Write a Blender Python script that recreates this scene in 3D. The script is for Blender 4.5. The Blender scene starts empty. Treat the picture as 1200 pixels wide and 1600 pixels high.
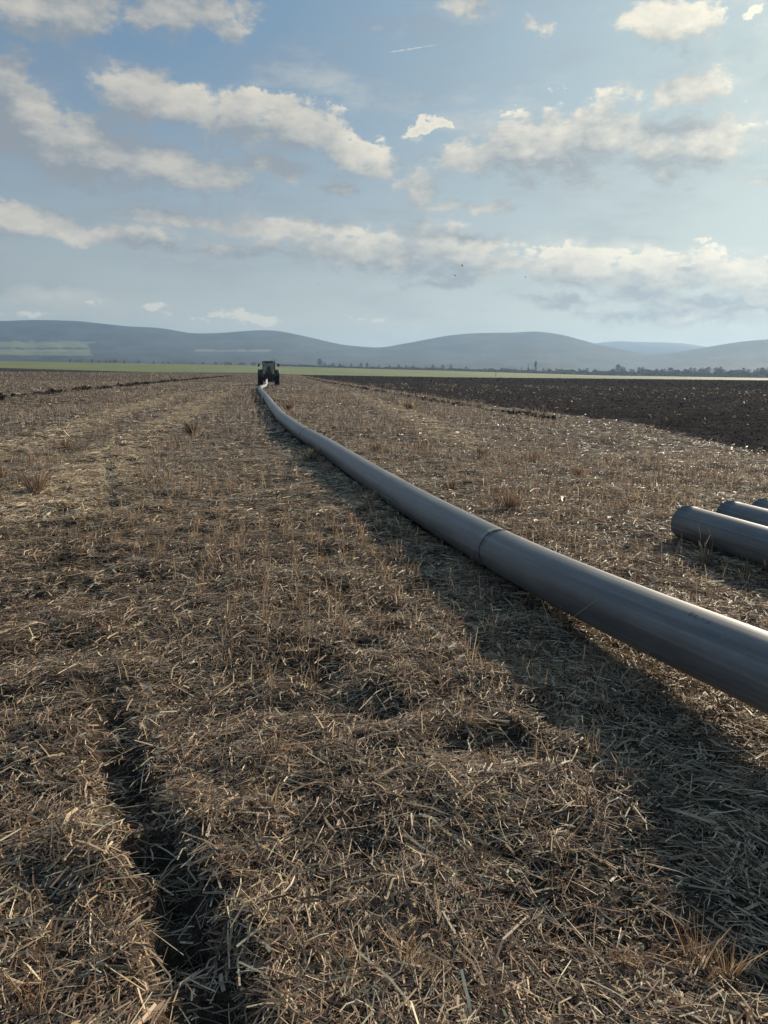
import bpy, bmesh, math, random
import numpy as np
from mathutils import Vector, Matrix
rng = np.random.default_rng(7); random.seed(7)
R_ = math.radians
scene = bpy.context.scene
col = scene.collection

# ------------------------------------------------------------------ camera
H = 1.75; FPX = 1201.0
ROLL = math.atan(0.013); PITCH = math.atan(219/1201.)
def ray(px, py):
    a = px-600; b = -(py-800)
    c, s = math.cos(ROLL), math.sin(ROLL)
    X = a*c-b*s; Y = a*s+b*c
    cp, sp = math.cos(PITCH), math.sin(PITCH)
    return np.array([X, FPX*cp+Y*sp, Y*cp-FPX*sp])
def gnd(px, py, z=0.0):
    r = ray(px, py); t = (z-H)/r[2]
    return np.array([0, 0, H])+r*t
cam = bpy.data.objects.new('camera', bpy.data.cameras.new('camera')); col.objects.link(cam)
f_ = ray(600, 800); r_ = ray(601, 800)-f_; u_ = ray(600, 799)-f_
f_ /= np.linalg.norm(f_); r_ /= np.linalg.norm(r_); u_ /= np.linalg.norm(u_)
cam.matrix_world = Matrix(((r_[0], u_[0], -f_[0], 0), (r_[1], u_[1], -f_[1], 0), (r_[2], u_[2], -f_[2], H), (0, 0, 0, 1)))
cam.data.sensor_fit = 'VERTICAL'; cam.data.sensor_height = 24; cam.data.lens = FPX/1600*24
cam.data.clip_start = 0.05; cam.data.clip_end = 60000
scene.camera = cam

# ------------------------------------------------------------------ sun, exposure
SUN_AZ, SUN_EL = R_(36.5), R_(19.8)
scene.view_settings.view_transform = 'Standard'; scene.view_settings.look = 'None'
scene.view_settings.exposure = 0.35; scene.view_settings.gamma = 1
SD = Vector((math.sin(SUN_AZ)*math.cos(SUN_EL), math.cos(SUN_AZ)*math.cos(SUN_EL), math.sin(SUN_EL)))
sun = bpy.data.objects.new('sun', bpy.data.lights.new('sun', 'SUN')); col.objects.link(sun)
sun.data.energy = 5.0; sun.data.angle = R_(0.6); sun.data.color = (1.0, .86, .67)
sun.rotation_euler = SD.to_track_quat('Z', 'Y').to_euler()
scene.cycles.max_bounces = 6; scene.cycles.diffuse_bounces = 3; scene.cycles.volume_bounces = 0
scene.cycles.transparent_max_bounces = 12
scene.cycles.use_denoising = True

# ------------------------------------------------------------------ world: sky and clouds by direction
W = bpy.data.worlds.new('World'); scene.world = W; W.use_nodes = True
wt = W.node_tree; wt.nodes.clear()
def mk(nt, typ, **kw):
    n = nt.nodes.new(typ)
    for k, v in kw.items(): setattr(n, k, v)
    return n
def setin(nt, n, i, v):
    if v is None: return
    if isinstance(v, bpy.types.NodeSocket): nt.links.new(v, n.inputs[i])
    else: n.inputs[i].default_value = v
def math_(nt, op, a, b=None, c=None, clamp=False):
    n = mk(nt, 'ShaderNodeMath', operation=op, use_clamp=clamp)
    setin(nt, n, 0, a); setin(nt, n, 1, b); setin(nt, n, 2, c); return n.outputs[0]
def vmath(nt, op, a, b=None, c=None, out=0):
    n = mk(nt, 'ShaderNodeVectorMath', operation=op)
    setin(nt, n, 0, a)
    if b is not None: setin(nt, n, 1, b)
    if c is not None: setin(nt, n, 2, c)
    return n.outputs['Value'] if op in ('LENGTH', 'DOT_PRODUCT', 'DISTANCE') else n.outputs[0]
def maprange(nt, v, a, b, c=0., d=1., interp='SMOOTHSTEP'):
    n = mk(nt, 'ShaderNodeMapRange', interpolation_type=interp)
    for i, x in enumerate((v, a, b, c, d)): setin(nt, n, i, x)
    return n.outputs[0]
def noise(nt, vec, scale, detail=4., rough=.55, out='Fac', dist=0.):
    n = mk(nt, 'ShaderNodeTexNoise')
    if vec is not None: nt.links.new(vec, n.inputs['Vector'])
    n.inputs['Scale'].default_value = scale; n.inputs['Detail'].default_value = detail
    n.inputs['Roughness'].default_value = rough; n.inputs['Distortion'].default_value = dist
    return n.outputs[out]
def mixc(nt, fac, a, b, blend='MIX'):
    n = mk(nt, 'ShaderNodeMix', data_type='RGBA', blend_type=blend)
    setin(nt, n, 0, fac)
    for i, v in ((6, a), (7, b)):
        if isinstance(v, tuple) and len(v) == 3: v = (*v, 1)
        setin(nt, n, i, v)
    return n.outputs[2]

# cloud ellipses (position and size measured as angles on the photograph): x, y, rx, ry, tilt, softness/thinness
CL = [(55, 190, 95, 62, 22, 1), (150, 235, 130, 48, 18, 1), (265, 262, 110, 32, 16, 1), (20, 135, 45, 40, 30, 1),
      (330, 272, 60, 24, 10, 1), (205, 143, 60, 38, 8, 1), (290, 165, 75, 30, 12, 1), (385, 188, 62, 34, 12, 1),
      (470, 205, 75, 34, 14, 1), (530, 228, 52, 22, 12, 1), (430, 258, 58, 18, 14, 1), (528, 290, 42, 13, 8, .6),
      (590, 255, 40, 26, 30, .35), (655, 290, 40, 30, 5, .35), (660, 202, 30, 12, -35, .15), (684, 190, 28, 9, 12, .15),
      (755, 238, 72, 30, -10, 1), (840, 232, 75, 40, -10, 1), (900, 262, 60, 26, 18, .9), (945, 200, 62, 40, -18, 1),
      (1010, 235, 70, 38, 20, .9), (1100, 218, 90, 34, -4, .8), (1075, 140, 62, 30, -12, .8), (1180, 282, 40, 12, 0, .6),
      (90, 18, 150, 30, 3, 1), (230, 18, 90, 26, 3, 1), (330, 24, 62, 22, 8, .9), (1048, 30, 72, 28, 6, .9),
      (1176, 12, 26, 14, 0, -.1), (735, 8, 55, 18, 6, .15), (840, 32, 36, 18, 12, .1), (760, 320, 66, 8, 0, .7),
      (45, 338, 90, 16, 10, .9), (190, 368, 150, 17, 6, .9), (345, 386, 120, 14, 4, .8), (270, 340, 90, 12, 6, .7),
      (450, 358, 130, 20, 5, .9), (560, 385, 130, 20, 6, .9), (700, 380, 80, 26, 8, 1), (620, 405, 130, 22, 5, .9),
      (780, 412, 120, 22, 4, .9), (690, 438, 80, 10, -4, .5), (920, 420, 130, 22, 2, .9), (1090, 418, 150, 24, 0, .9), (880, 466, 90, 12, 3, .7),
      (1040, 446, 150, 18, -8, .8), (1100, 482, 150, 22, -2, .8), (990, 492, 110, 12, 0, .5), (1180, 440, 80, 20, -4, .8),
      (150, 468, 40, 16, 10, -.25), (320, 492, 260, 20, 2, -.6), (560, 500, 140, 12, 0, -.6), (60, 490, 120, 14, 0, -.6), (1105, 378, 22, 6, 0, .4),
      (-120, 160, 120, 60, 10, 1), (-150, 350, 140, 20, 4, 1), (1330, 200, 120, 40, -8, 1), (1330, 430, 150, 24, -3, .9),
      (-250, 20, 160, 40, 4, 1), (1500, 80, 120, 50, 0, 1), (200, -120, 240, 60, 6, 1), (800, -160, 200, 70, -6, .9)]
def angs(px, py):
    r = ray(px, py); return math.atan2(r[0], r[1]), math.atan2(r[2], math.hypot(r[0], r[1]))
g = bpy.data.node_groups.new('cloud_density', 'ShaderNodeTree')
g.interface.new_socket('Vector', in_out='INPUT', socket_type='NodeSocketVector')
g.interface.new_socket('Density', in_out='OUTPUT', socket_type='NodeSocketFloat')
gi = g.nodes.new('NodeGroupInput'); go = g.nodes.new('NodeGroupOutput')
p0 = gi.outputs[0]
wv = vmath(g, 'SUBTRACT', noise(g, p0, 22, 2, .5, 'Color'), (.5, .5, .5))
pw = vmath(g, 'MULTIPLY_ADD', wv, (.055, .032, 0), p0)
wv2 = vmath(g, 'SUBTRACT', noise(g, p0, 70, 3, .6, 'Color'), (.5, .5, .5))
pw = vmath(g, 'MULTIPLY_ADD', wv2, (.022, .016, 0), pw)
acc = None
for (cx, cy, rx, ry, ang, st) in CL:
    a0, e0 = angs(cx, cy)
    t = R_(ang)
    a1, e1 = angs(cx+math.cos(t)*20, cy+math.sin(t)*20)
    L = math.hypot(a1-a0, e1-e0)/20; th = math.atan2(e1-e0, a1-a0)
    n = mk(g, 'ShaderNodeMapping', vector_type='TEXTURE')
    g.links.new(pw if acc is None else vmath(g, 'MULTIPLY_ADD', acc, (1e-7, 1e-7, 1e-7), pw), n.inputs[0])
    n.inputs[1].default_value = (a0, e0, 0); n.inputs[2].default_value = (0, 0, th)
    n.inputs[3].default_value = (rx*L*1.1, ry*L*(1.22 if cy < 300 else 1.25), 1)
    d = math_(g, 'ADD', vmath(g, 'LENGTH', n.outputs[0]), .30*(1-st)-1.0-.28*st)
    acc = d if acc is None else math_(g, 'SMOOTH_MIN', acc, d, .18)
ps = vmath(g, 'MULTIPLY', p0, (1, 1.9, 1))
nb = noise(g, ps, 15, 8, .60)
nf = noise(g, ps, 55, 5, .6)
nn = math_(g, 'ADD', math_(g, 'MULTIPLY', math_(g, 'SUBTRACT', nb, .5), 2.7), math_(g, 'MULTIPLY', math_(g, 'SUBTRACT', nf, .5), 1.0))
# free clouds for directions outside the photograph
fr = math_(g, 'SUBTRACT', .95, math_(g, 'MULTIPLY', noise(g, vmath(g, 'MULTIPLY', p0, (1, 2.2, 1)), 3.2, 3, .5), 1.6))
az_abs = math_(g, 'ABSOLUTE', mk(g, 'ShaderNodeSeparateXYZ').outputs[0])
sx = [n for n in g.nodes if n.type == 'SEPXYZ'][0]; g.links.new(p0, sx.inputs[0])
fr = math_(g, 'ADD', fr, maprange(g, az_abs, .95, .6, 0, 2))
acc = math_(g, 'MINIMUM', acc, fr)
dens = math_(g, 'SUBTRACT', nn, acc)
g.links.new(dens, go.inputs[0])

tc = mk(wt, 'ShaderNodeTexCoord')
dirv = tc.outputs['Generated']
sep = mk(wt, 'ShaderNodeSeparateXYZ'); wt.links.new(dirv, sep.inputs[0])
az = math_(wt, 'ARCTAN2', sep.outputs[0], sep.outputs[1])
el = math_(wt, 'ARCSINE', math_(wt, 'MINIMUM', math_(wt, 'MAXIMUM', sep.outputs[2], -1.), 1.))
cmb = mk(wt, 'ShaderNodeCombineXYZ'); wt.links.new(az, cmb.inputs[0]); wt.links.new(el, cmb.inputs[1])
P = cmb.outputs[0]
def dgroup(v):
    n = mk(wt, 'ShaderNodeGroup', node_tree=g); wt.links.new(v, n.inputs[0]); return n.outputs[0]
d1 = dgroup(P)
d2 = dgroup(vmath(wt, 'ADD', P, (.014, .032, 0)))
sky = mk(wt, 'ShaderNodeTexSky', sky_type='NISHITA', sun_disc=False)
sky.sun_elevation = SUN_EL; sky.sun_rotation = SUN_AZ; sky.air_density = 1.0; sky.dust_density = 1.6; sky.ozone_density = 1.6; sky.altitude = 100
SKY_STR = .072
sunang = math_(wt, 'MAXIMUM', vmath(wt, 'DOT_PRODUCT', vmath(wt, 'NORMALIZE', dirv), tuple(SD)), 0.)
glow = math_(wt, 'POWER', sunang, 7.)
skyc = mixc(wt, .86, sky.outputs[0], mixc(wt, maprange(wt, el, -.05, .42), (5.3, 5.5, 4.9), (1.25, 2.6, 4.4)))
skyc = mixc(wt, math_(wt, 'MULTIPLY', glow, .75), skyc, (7.5, 8.8, 8.2))
grad = math_(wt, 'SUBTRACT', d1, d2)
lit = maprange(wt, grad, -.35, 1.35, 0, 1, 'LINEAR')
soft = math_(wt, 'SUBTRACT', 1., lit)
alpha = maprange(wt, d1, math_(wt, 'MULTIPLY_ADD', soft, -.16, .05), math_(wt, 'MULTIPLY_ADD', soft, .62, .34))
alpha = math_(wt, 'MULTIPLY', alpha, .90)
veil = noise(wt, vmath(wt, 'MULTIPLY', P, (1.2, 4.5, 1)), 4.5, 6, .62)
veil = math_(wt, 'MULTIPLY', maprange(wt, veil, .42, .70), maprange(wt, el, .55, .30, .12, .42))
alpha = math_(wt, 'MAXIMUM', alpha, veil)
thick = maprange(wt, d1, .15, 1.5)
lit = math_(wt, 'SUBTRACT', lit, math_(wt, 'MULTIPLY', thick, .40), clamp=True)
cshade = mixc(wt, glow, (3.0, 3.3, 3.6), (4.8, 5.1, 5.1))
clit = mixc(wt, glow, (8.3, 7.6, 6.3), (14, 12.8, 10.0))
cc = mixc(wt, lit, cshade, clit)
fin = mixc(wt, alpha, skyc, cc)
# haze veil near the horizon
bg = mk(wt, 'ShaderNodeBackground'); bg.inputs[1].default_value = SKY_STR
wt.links.new(fin, bg.inputs[0])
wo = mk(wt, 'ShaderNodeOutputWorld'); wt.links.new(bg.outputs[0], wo.inputs[0])
W.cycles.sampling_method = 'MANUAL'; W.cycles.sample_map_resolution = 512

# ------------------------------------------------------------------ helpers
def tag(o, label=None, cat=None, group=None, kind=None):
    if label: o['label'] = label
    if cat: o['category'] = cat
    if group: o['group'] = group
    if kind: o['kind'] = kind
    return o
def empty(name, loc=(0, 0, 0), rz=0):
    o = bpy.data.objects.new(name, None); col.objects.link(o); o.location = loc; o.rotation_euler = (0, 0, rz); o.empty_display_size = .1
    return o
def np_mesh(name, V, F, mat, parent=None, color=None, smooth=False):
    V = np.ascontiguousarray(V, np.float32); F = np.ascontiguousarray(F, np.int32)
    me = bpy.data.meshes.new(name); k = F.shape[1]
    me.vertices.add(len(V)); me.vertices.foreach_set('co', V.ravel())
    me.loops.add(F.size); me.loops.foreach_set('vertex_index', F.ravel())
    me.polygons.add(len(F)); me.polygons.foreach_set('loop_start', np.arange(len(F), dtype=np.int32)*k)
    me.polygons.foreach_set('use_smooth', np.full(len(F), smooth))
    me.update(calc_edges=True)
    if color is not None:
        a = me.color_attributes.new('col', 'FLOAT_COLOR', 'POINT')
        c4 = np.ones((len(V), 4), np.float32); c4[:, :3] = color; a.data.foreach_set('color', c4.ravel())
    me.materials.append(mat)
    o = bpy.data.objects.new(name, me); col.objects.link(o); o.parent = parent
    return o
def bm_obj(name, bm, mat, parent=None, smooth=False):
    me = bpy.data.meshes.new(name); bmesh.ops.recalc_face_normals(bm, faces=bm.faces)
    for f in bm.faces: f.smooth = smooth
    bm.to_mesh(me); bm.free(); me.materials.append(mat)
    o = bpy.data.objects.new(name, me); col.objects.link(o); o.parent = parent
    return o
def box(bm, c, s, bev=0., rot=None, taper=None):
    r = bmesh.ops.create_cube(bm, size=1); vs = r['verts']
    for v in vs:
        k = taper if (taper and v.co.z > 0) else (1, 1)
        v.co = Vector((v.co.x*s[0]*k[0], v.co.y*s[1]*k[1], v.co.z*s[2]))
    if bev: 
        es = list({e for v in vs for e in v.link_edges})
        rr = bmesh.ops.bevel(bm, geom=es, offset=bev, segments=2, affect='EDGES')
        vs = list({v for f in rr['faces'] for v in f.verts} | {v for v in vs if v.is_valid})
    M = Matrix.Translation(c) @ (rot if rot else Matrix())
    bmesh.ops.transform(bm, matrix=M, verts=vs)
def cyl(bm, a, b, r, r2=None, seg=16, caps=True):
    a = Vector(a); b = Vector(b); d = b-a
    M = Matrix.Translation((a+b)/2) @ d.to_track_quat('Z', 'Y').to_matrix().to_4x4()
    bmesh.ops.create_cone(bm, cap_ends=caps, segments=seg, radius1=r, radius2=r if r2 is None else r2, depth=d.length, matrix=M)
def lathe(bm, prof, axis='x', seg=32, c=(0, 0, 0)):
    rings = []
    for (t, r) in prof:
        ring = []
        for i in range(seg):
            a = 2*math.pi*i/seg; y, z = r*math.cos(a), r*math.sin(a)
            ring.append(bm.verts.new((c[0]+t, c[1]+y, c[2]+z)))
        rings.append(ring)
    for A, B in zip(rings, rings[1:]):
        for i in range(seg): bm.faces.new((A[i], A[(i+1) % seg], B[(i+1) % seg], B[i]))
    for ring in (rings[0], rings[-1]): bm.faces.new(ring)

# numpy value noise
def hsh(ix, iy, seed):
    h = (ix.astype(np.int64)*374761393+iy.astype(np.int64)*668265263+seed*974634777) & 0xffffffff
    h = ((h ^ (h >> 13))*1274126177) & 0xffffffff
    return ((h ^ (h >> 16)) & 0xffff)/65535.
def vn(x, y, seed=0):
    ix = np.floor(x); iy = np.floor(y); fx = x-ix; fy = y-iy
    fx = fx*fx*fx*(fx*(fx*6-15)+10); fy = fy*fy*fy*(fy*(fy*6-15)+10)
    a = hsh(ix, iy, seed); b = hsh(ix+1, iy, seed); c = hsh(ix, iy+1, seed); d = hsh(ix+1, iy+1, seed)
    return (a*(1-fx)+b*fx)*(1-fy)+(c*(1-fx)+d*fx)*fy-.5
def fbm(x, y, oct=4, seed=0, g=.5):
    s = 0; a = 1
    for o in range(oct):
        s = s+a*vn(x*2**o+17.3*o, y*2**o-9.1*o, seed+o); a *= g
    return s

# ------------------------------------------------------------------ materials
def newmat(name):
    m = bpy.data.materials.new(name); m.use_nodes = True
    nt = m.node_tree; b = nt.nodes['Principled BSDF']; return m, nt, b
def objco(nt):
    return mk(nt, 'ShaderNodeTexCoord').outputs['Object']
def bump(nt, b, h, strength=.5, dist=.01):
    n = mk(nt, 'ShaderNodeBump'); n.inputs['Strength'].default_value = strength; n.inputs['Distance'].default_value = dist
    nt.links.new(h, n.inputs['Height']); nt.links.new(n.outputs[0], b.inputs['Normal'])
def plain(name, c, rough=.6, metal=0., var=.15, scale=8.):
    m, nt, b = newmat(name)
    n = noise(nt, objco(nt), scale, 5)
    c2 = tuple(min(1, x*(1+var)) for x in c); c1 = tuple(x*(1-var) for x in c)
    nt.links.new(mixc(nt, maprange(nt, n, .3, .7), c1, c2), b.inputs['Base Color'])
    b.inputs['Roughness'].default_value = rough; b.inputs['Metallic'].default_value = metal
    return m
# stubble ground: soil with chaff
M_soil, nt, b = newmat('stubble_soil')
co = objco(nt)
n1 = noise(nt, co, 1.3, 5, .6); n2 = noise(nt, co, 28, 6, .7); n3 = noise(nt, co, 140, 3, .6)
mx = math_(nt, 'ADD', math_(nt, 'MULTIPLY', n1, .5), math_(nt, 'ADD', math_(nt, 'MULTIPLY', n2, .8), math_(nt, 'MULTIPLY', n3, .5)))
c1 = mixc(nt, maprange(nt, mx, .72, 1.08), (.024, .017, .012), (.115, .085, .058))
nt.links.new(c1, b.inputs['Base Color']); b.inputs['Roughness'].default_value = .9; b.inputs['Specular IOR Level'].default_value = .12
bump(nt, b, math_(nt, 'ADD', n2, math_(nt, 'MULTIPLY', n3, .5)), .9, .03)
# ploughed soil
M_plough, nt, b = newmat('ploughed_soil')
co = objco(nt)
n1 = noise(nt, co, .6, 5, .6); n2 = noise(nt, co, 9, 6, .7); n3 = noise(nt, co, 40, 3, .6)
c1 = mixc(nt, maprange(nt, n1, .3, .7), (.046, .041, .040), (.092, .079, .072))
c2 = mixc(nt, maprange(nt, n3, .74, .84), c1, (.14, .12, .09))
nt.links.new(c2, b.inputs['Base Color']); b.inputs['Roughness'].default_value = .9; b.inputs['Specular IOR Level'].default_value = 0.
bump(nt, b, n2, 1., .12)
M_green, nt, b = newmat('winter_wheat')
co = objco(nt)
n1 = noise(nt, vmath(nt, 'MULTIPLY', co, (1, .35, 1)), .02, 5, .6)
nt.links.new(mixc(nt, maprange(nt, n1, .3, .7), (.085, .125, .020), (.15, .18, .040)), b.inputs['Base Color']); b.inputs['Roughness'].default_value = .8
M_plain, nt, b = newmat('far_plain')
co = objco(nt)
n1 = noise(nt, vmath(nt, 'MULTIPLY', co, (.3, 1, 1)), .006, 4, .6)
nt.links.new(mixc(nt, maprange(nt, n1, .4, .6), (.07, .075, .045), (.16, .15, .10)), b.inputs['Base Color']); b.inputs['Roughness'].default_value = .9
def attr_mat(name, rough=.6, spec=.5, transl=0., bmp=None):
    m, nt, b = newmat(name)
    a = mk(nt, 'ShaderNodeVertexColor', layer_name='col')
    nt.links.new(a.outputs[0], b.inputs['Base Color'])
    b.inputs['Roughness'].default_value = rough; b.inputs['Specular IOR Level'].default_value = spec
    if transl:
        t = mk(nt, 'ShaderNodeBsdfTranslucent'); nt.links.new(a.outputs[0], t.inputs[0])
        mxs = mk(nt, 'ShaderNodeMixShader'); mxs.inputs[0].default_value = transl
        nt.links.new(b.outputs[0], mxs.inputs[1]); nt.links.new(t.outputs[0], mxs.inputs[2])
        nt.links.new(mxs.outputs[0], nt.nodes['Material Output'].inputs[0])
    if bmp:
        n = noise(nt, objco(nt), bmp[0], 5, .65); bump(nt, b, n, bmp[1], bmp[2])
    return m
M_straw = attr_mat('straw', .55, .24, .22)
M_tuft = attr_mat('dry_stems', .6, .3, .3)
M_hill = attr_mat('hillside', .95, .1, 0, (.02, .6, 8.))
# pipe: dark grey plastic with dust and faint lengthwise streaks (UV: x along the pipe in metres, y round it)
def pipe_mat(name, base, dust):
    m, nt, b = newmat(name)
    uv = mk(nt, 'ShaderNodeUVMap').outputs[0]
    s1 = noise(nt, vmath(nt, 'MULTIPLY', uv, (.35, 34, 1)), 1., 5, .6)
    s2 = noise(nt, vmath(nt, 'MULTIPLY', uv, (.9, 3.5, 1)), 1., 5, .65)
    s3 = noise(nt, objco(nt), 45, 4, .6)
    fac = math_(nt, 'ADD', math_(nt, 'MULTIPLY', s1, .6), math_(nt, 'MULTIPLY', s2, .5))
    c = mixc(nt, maprange(nt, fac, .45, .80), base, dust)
    c = mixc(nt, maprange(nt, s3, .62, .75, 0, .25), c, tuple(min(1, x*1.6) for x in dust))
    nt.links.new(c, b.inputs['Base Color'])
    nt.links.new(maprange(nt, fac, .4, .8, .40, .60), b.inputs['Roughness'])
    b.inputs['Specular IOR Level'].default_value = .5
    bump(nt, b, math_(nt, 'ADD', s2, math_(nt, 'MULTIPLY', s1, .15)), .12, .01)
    return m
M_pipe = pipe_mat('grey_plastic', (.105, .104, .104), (.27, .26, .245))
M_pipe_in = plain('pipe_inside', (.04, .042, .045), .5)
M_seam = plain('weld_bead', (.014, .014, .015), .95); M_seam.node_tree.nodes['Principled BSDF'].inputs['Specular IOR Level'].default_value = .05
M_ink = plain('faded_ink', (.06, .06, .062), .6)
M_scratch = plain('scratch', (.26, .275, .285), .6)
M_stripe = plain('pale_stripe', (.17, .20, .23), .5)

# ------------------------------------------------------------------ terrain
HOR = lambda px: 573.6+.013*px
def px_of(azv): return 600+1220*np.tan(np.clip(azv, -.85, .85))
sx_ = [-900, 0, 200, 400, 600, 700, 940, 1200, 2000]; sy_ = [565-12, 565, 568.5, 572, 577.5, 580, 587, 591, 601]
STRIPTOP = lambda px: np.interp(px, sx_, sy_)
DG = lambda px: np.interp(px, [-900, 0, 200, 400, 480, 700, 1200, 2000], [270, 300, 360, 400, 330, 300, 420, 430])
LX = lambda y: np.interp(y, [-20, 5, 16.5, 27.2, 50.5, 207.5, 320], [9.2, 8.8, 8.6, 8.7, 4.1, -19.2, -36])
rutpts = np.array([(-.22, 1.2), (-.43, 1.7), (-.50, 1.85), (-.60, 2.1), (-.78, 2.45), (-1.0, 2.85), (-1.22, 3.3), (-1.53, 3.95), (-2.2, 5.5), (-3.0, 8), (-4.1, 11.5), (-7, 19), (-12, 34)])
furpts = np.array([(-9, 14), (-14, 25), (-20.7, 41.6), (-25.4, 76.6), (-31.8, 128), (-42, 214)])
furpts2 = np.array([(9.3, 18.4), (9.0, 27.2), (4.2, 50.5), (-19.2, 207.5)])+np.array([-.5, 0])
furpts3 = np.array([(6.5, 30), (2.6, 50.5), (-9, 120), (-21, 207)])
PIPE_C = np.array([(-13.2, 86.6, .80), (-13.05, 85.0, .45), (-12.75, 82.5, .20), (-12.15, 78, .19), (-11.75, 74, .19), (-11.3, 70, .19), (-9.55, 59.5, .19), (-7.15, 46.4, .19), (-5.07, 34.6, .19), (-3.5, 26.1, .19), (-2.18, 19.9, .19), (-1.28, 16.3, .19),
    (-.31, 12.0, .19), (.47, 8.75, .19), (.99, 6.76, .205), (1.19, 6.0, .22), (1.42, 5.15, .25), (1.63, 4.4, .285), (1.79, 3.9, .31), (1.93, 3.46, .335), (2.04, 3.05, .355), (2.16, 2.3, .38), (2.22, 1.2, .40), (2.22, -.5, .40), (2.1, -3, .36)])
def pdist(x, y, pts):
    best = np.full(x.shape, 1e9); tb = np.zeros(x.shape); sd = np.zeros(x.shape)
    for i in range(len(pts)-1):
        ax, ay = pts[i][:2]; bx, by = pts[i+1][:2]; dx, dy = bx-ax, by-ay; L2 = dx*dx+dy*dy
        t = np.clip(((x-ax)*dx+(y-ay)*dy)/L2, 0, 1)
        d = np.hypot(x-ax-t*dx, y-ay-t*dy); m = d < best
        s = np.sign((x-ax)*dy-(y-ay)*dx)
        best = np.where(m, d, best); tb = np.where(m, i+t, tb); sd = np.where(m, s, sd)
    return best, tb, sd
def sst(x, a, b):
    t = np.clip((x-a)/(b-a), 0, 1); return t*t*(3-2*t)
def height(x, y):
    D = np.hypot(x, y); azv = np.arctan2(x, y)
    near = 1-sst(D, 60, 140)
    h = .16*vn(x/3.1+5, y/3.1, 3)*.3 + (.060)*fbm(x/.5, y/.42, 2, 11)*np.clip(1+1.2*vn(x/1.7, y/1.7, 5), .4, 1.8) + .040*fbm(x/.17, y/.17, 3, 13)*np.clip(.6+1.5*vn(x/.9, y/.9, 17), .1, 1.4)+ .012*fbm(x/.07, y/.07, 2, 21)
    h = h*near
    d, t, s = pdist(x, y, rutpts)
    deep = np.interp(t, [0, 3.5, 4.5, 5.3, 6.3, 7, 8, 9, 10, 12], [1, .95, .7, .4, .2, .1, .12, .22, .25, .1])*np.clip(1+1.3*vn(t*3.1, t*0, 2)+.8*vn(x/.13, y/.13, 12), .1, 1.6)
    d = np.abs(d+.05*vn(x/.2, y/.2, 14)+.03*vn(x/.07, y/.07, 15))
    wd = .095+.02*vn(t*5, t*0, 8)
    h = h + near*deep*(-.135*np.exp(-(d/wd)**2.4)+.045*np.exp(-((d-.20)/.08)**2))
    d, t, s = pdist(x, y, furpts)
    k = np.clip(1+1.2*vn(x*.9, y*.5, 31), .2, 2)*sst(t, 0, 1.2)
    h = h + k*(.16*np.exp(-((d-.3)/.35)**2)-.14*np.exp(-(d/.25)**2)+.10*vn(x/.35, y/.35, 44)*(d < .8))
    d, t, s = pdist(x, y, furpts3)
    h = h + .10*np.exp(-(d/.5)**2)*vn(x*1.5, y*1.2, 32)*2
    # ploughed field
    pm = sst(x-LX(y)+.25*vn(x*1.3, y*1.3, 41), 0, .5)*(D < 420)
    u = (x*.98+y*.19)
    rough = .05*fbm(x/.24, y/.24, 3, 51, .6)*(1+sst(D, 60, 200)*1.5)+.06*vn(x/1.1, y/1.1, 52)+.02*np.sin(u*2*math.pi/.9+2*vn(x/4, y/4, 6))
    h = h*(1-pm)+pm*(rough*1-.02)
    # keep the bed under the pipe even
    d, t, s = pdist(x, y, PIPE_C)
    h = np.where(d < .5, h*(.35+.65*sst(d, .15, .5)), h)
    # far rise
    px = px_of(azv); ca = np.maximum(np.cos(azv), .7)
    el9 = -(STRIPTOP(px)-HOR(px))/1220*ca
    zf = H+el9*D
    z900 = H+el9*900
    w = sst(D, 300, 900)
    return h + np.where(D > 900, zf, z900*w)
angs_ = np.concatenate([np.linspace(-math.pi, -.80, 60)[:-1], np.linspace(-.80, -.50, 80)[:-1], np.linspace(-.50, .50, 1150)[:-1], np.linspace(.50, .80, 80)[:-1], np.linspace(.80, math.pi, 60)])
rads = np.concatenate([np.geomspace(.5, 1.3, 14)[:-1], np.geomspace(1.3, 100, 640)[:-1], np.geomspace(100, 1000, 190)[:-1], np.geomspace(1000, 12500, 50)])
A, D_ = np.meshgrid(angs_[:-1], rads)
X = D_*np.sin(A); Y = D_*np.cos(A)
Z = height(X, Y)
nA = len(angs_)-1; nR = len(rads)
V = np.stack([X.ravel(), Y.ravel(), Z.ravel()], -1)
i, j = np.meshgrid(np.arange(nR-1), np.arange(nA), indexing='ij')
j2 = (j+1) % nA
F = np.stack([i*nA+j, i*nA+j2, (i+1)*nA+j2, (i+1)*nA+j], -1).reshape(-1, 4)[:, ::-1]
fx = X[:-1].ravel(); fy = Y[:-1].ravel(); fD = np.hypot(fx, fy); fpx = px_of(np.arctan2(fx, fy))
dg = DG(fpx)
isplain = fD > 900
isgreen = (fD > dg) & ~isplain
darkst = (fD > dg*.999) & (fD < dg+np.clip((230-fpx)/230, 0, 1.2)*150) & (fpx < 230)
isplough = ((fD <= dg) & (fx > LX(fy)+.15*vn(fx*2, fy*2, 43)) & (fD > 4)) | darkst
isgreen &= ~isplough
cls = np.where(isplain, 3, np.where(isgreen, 2, np.where(isplough, 1, 0)))
def sub(mask, name, mat, smooth=True, extra=None):
    Fm = F[mask]; used = np.unique(Fm); mp = np.full(len(V), -1, np.int64); mp[used] = np.arange(len(used))
    return np_mesh(name, V[used], mp[Fm], mat, None, None, smooth)
o = sub(cls == 0, 'ground', M_soil); tag(o, kind='structure')
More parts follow.
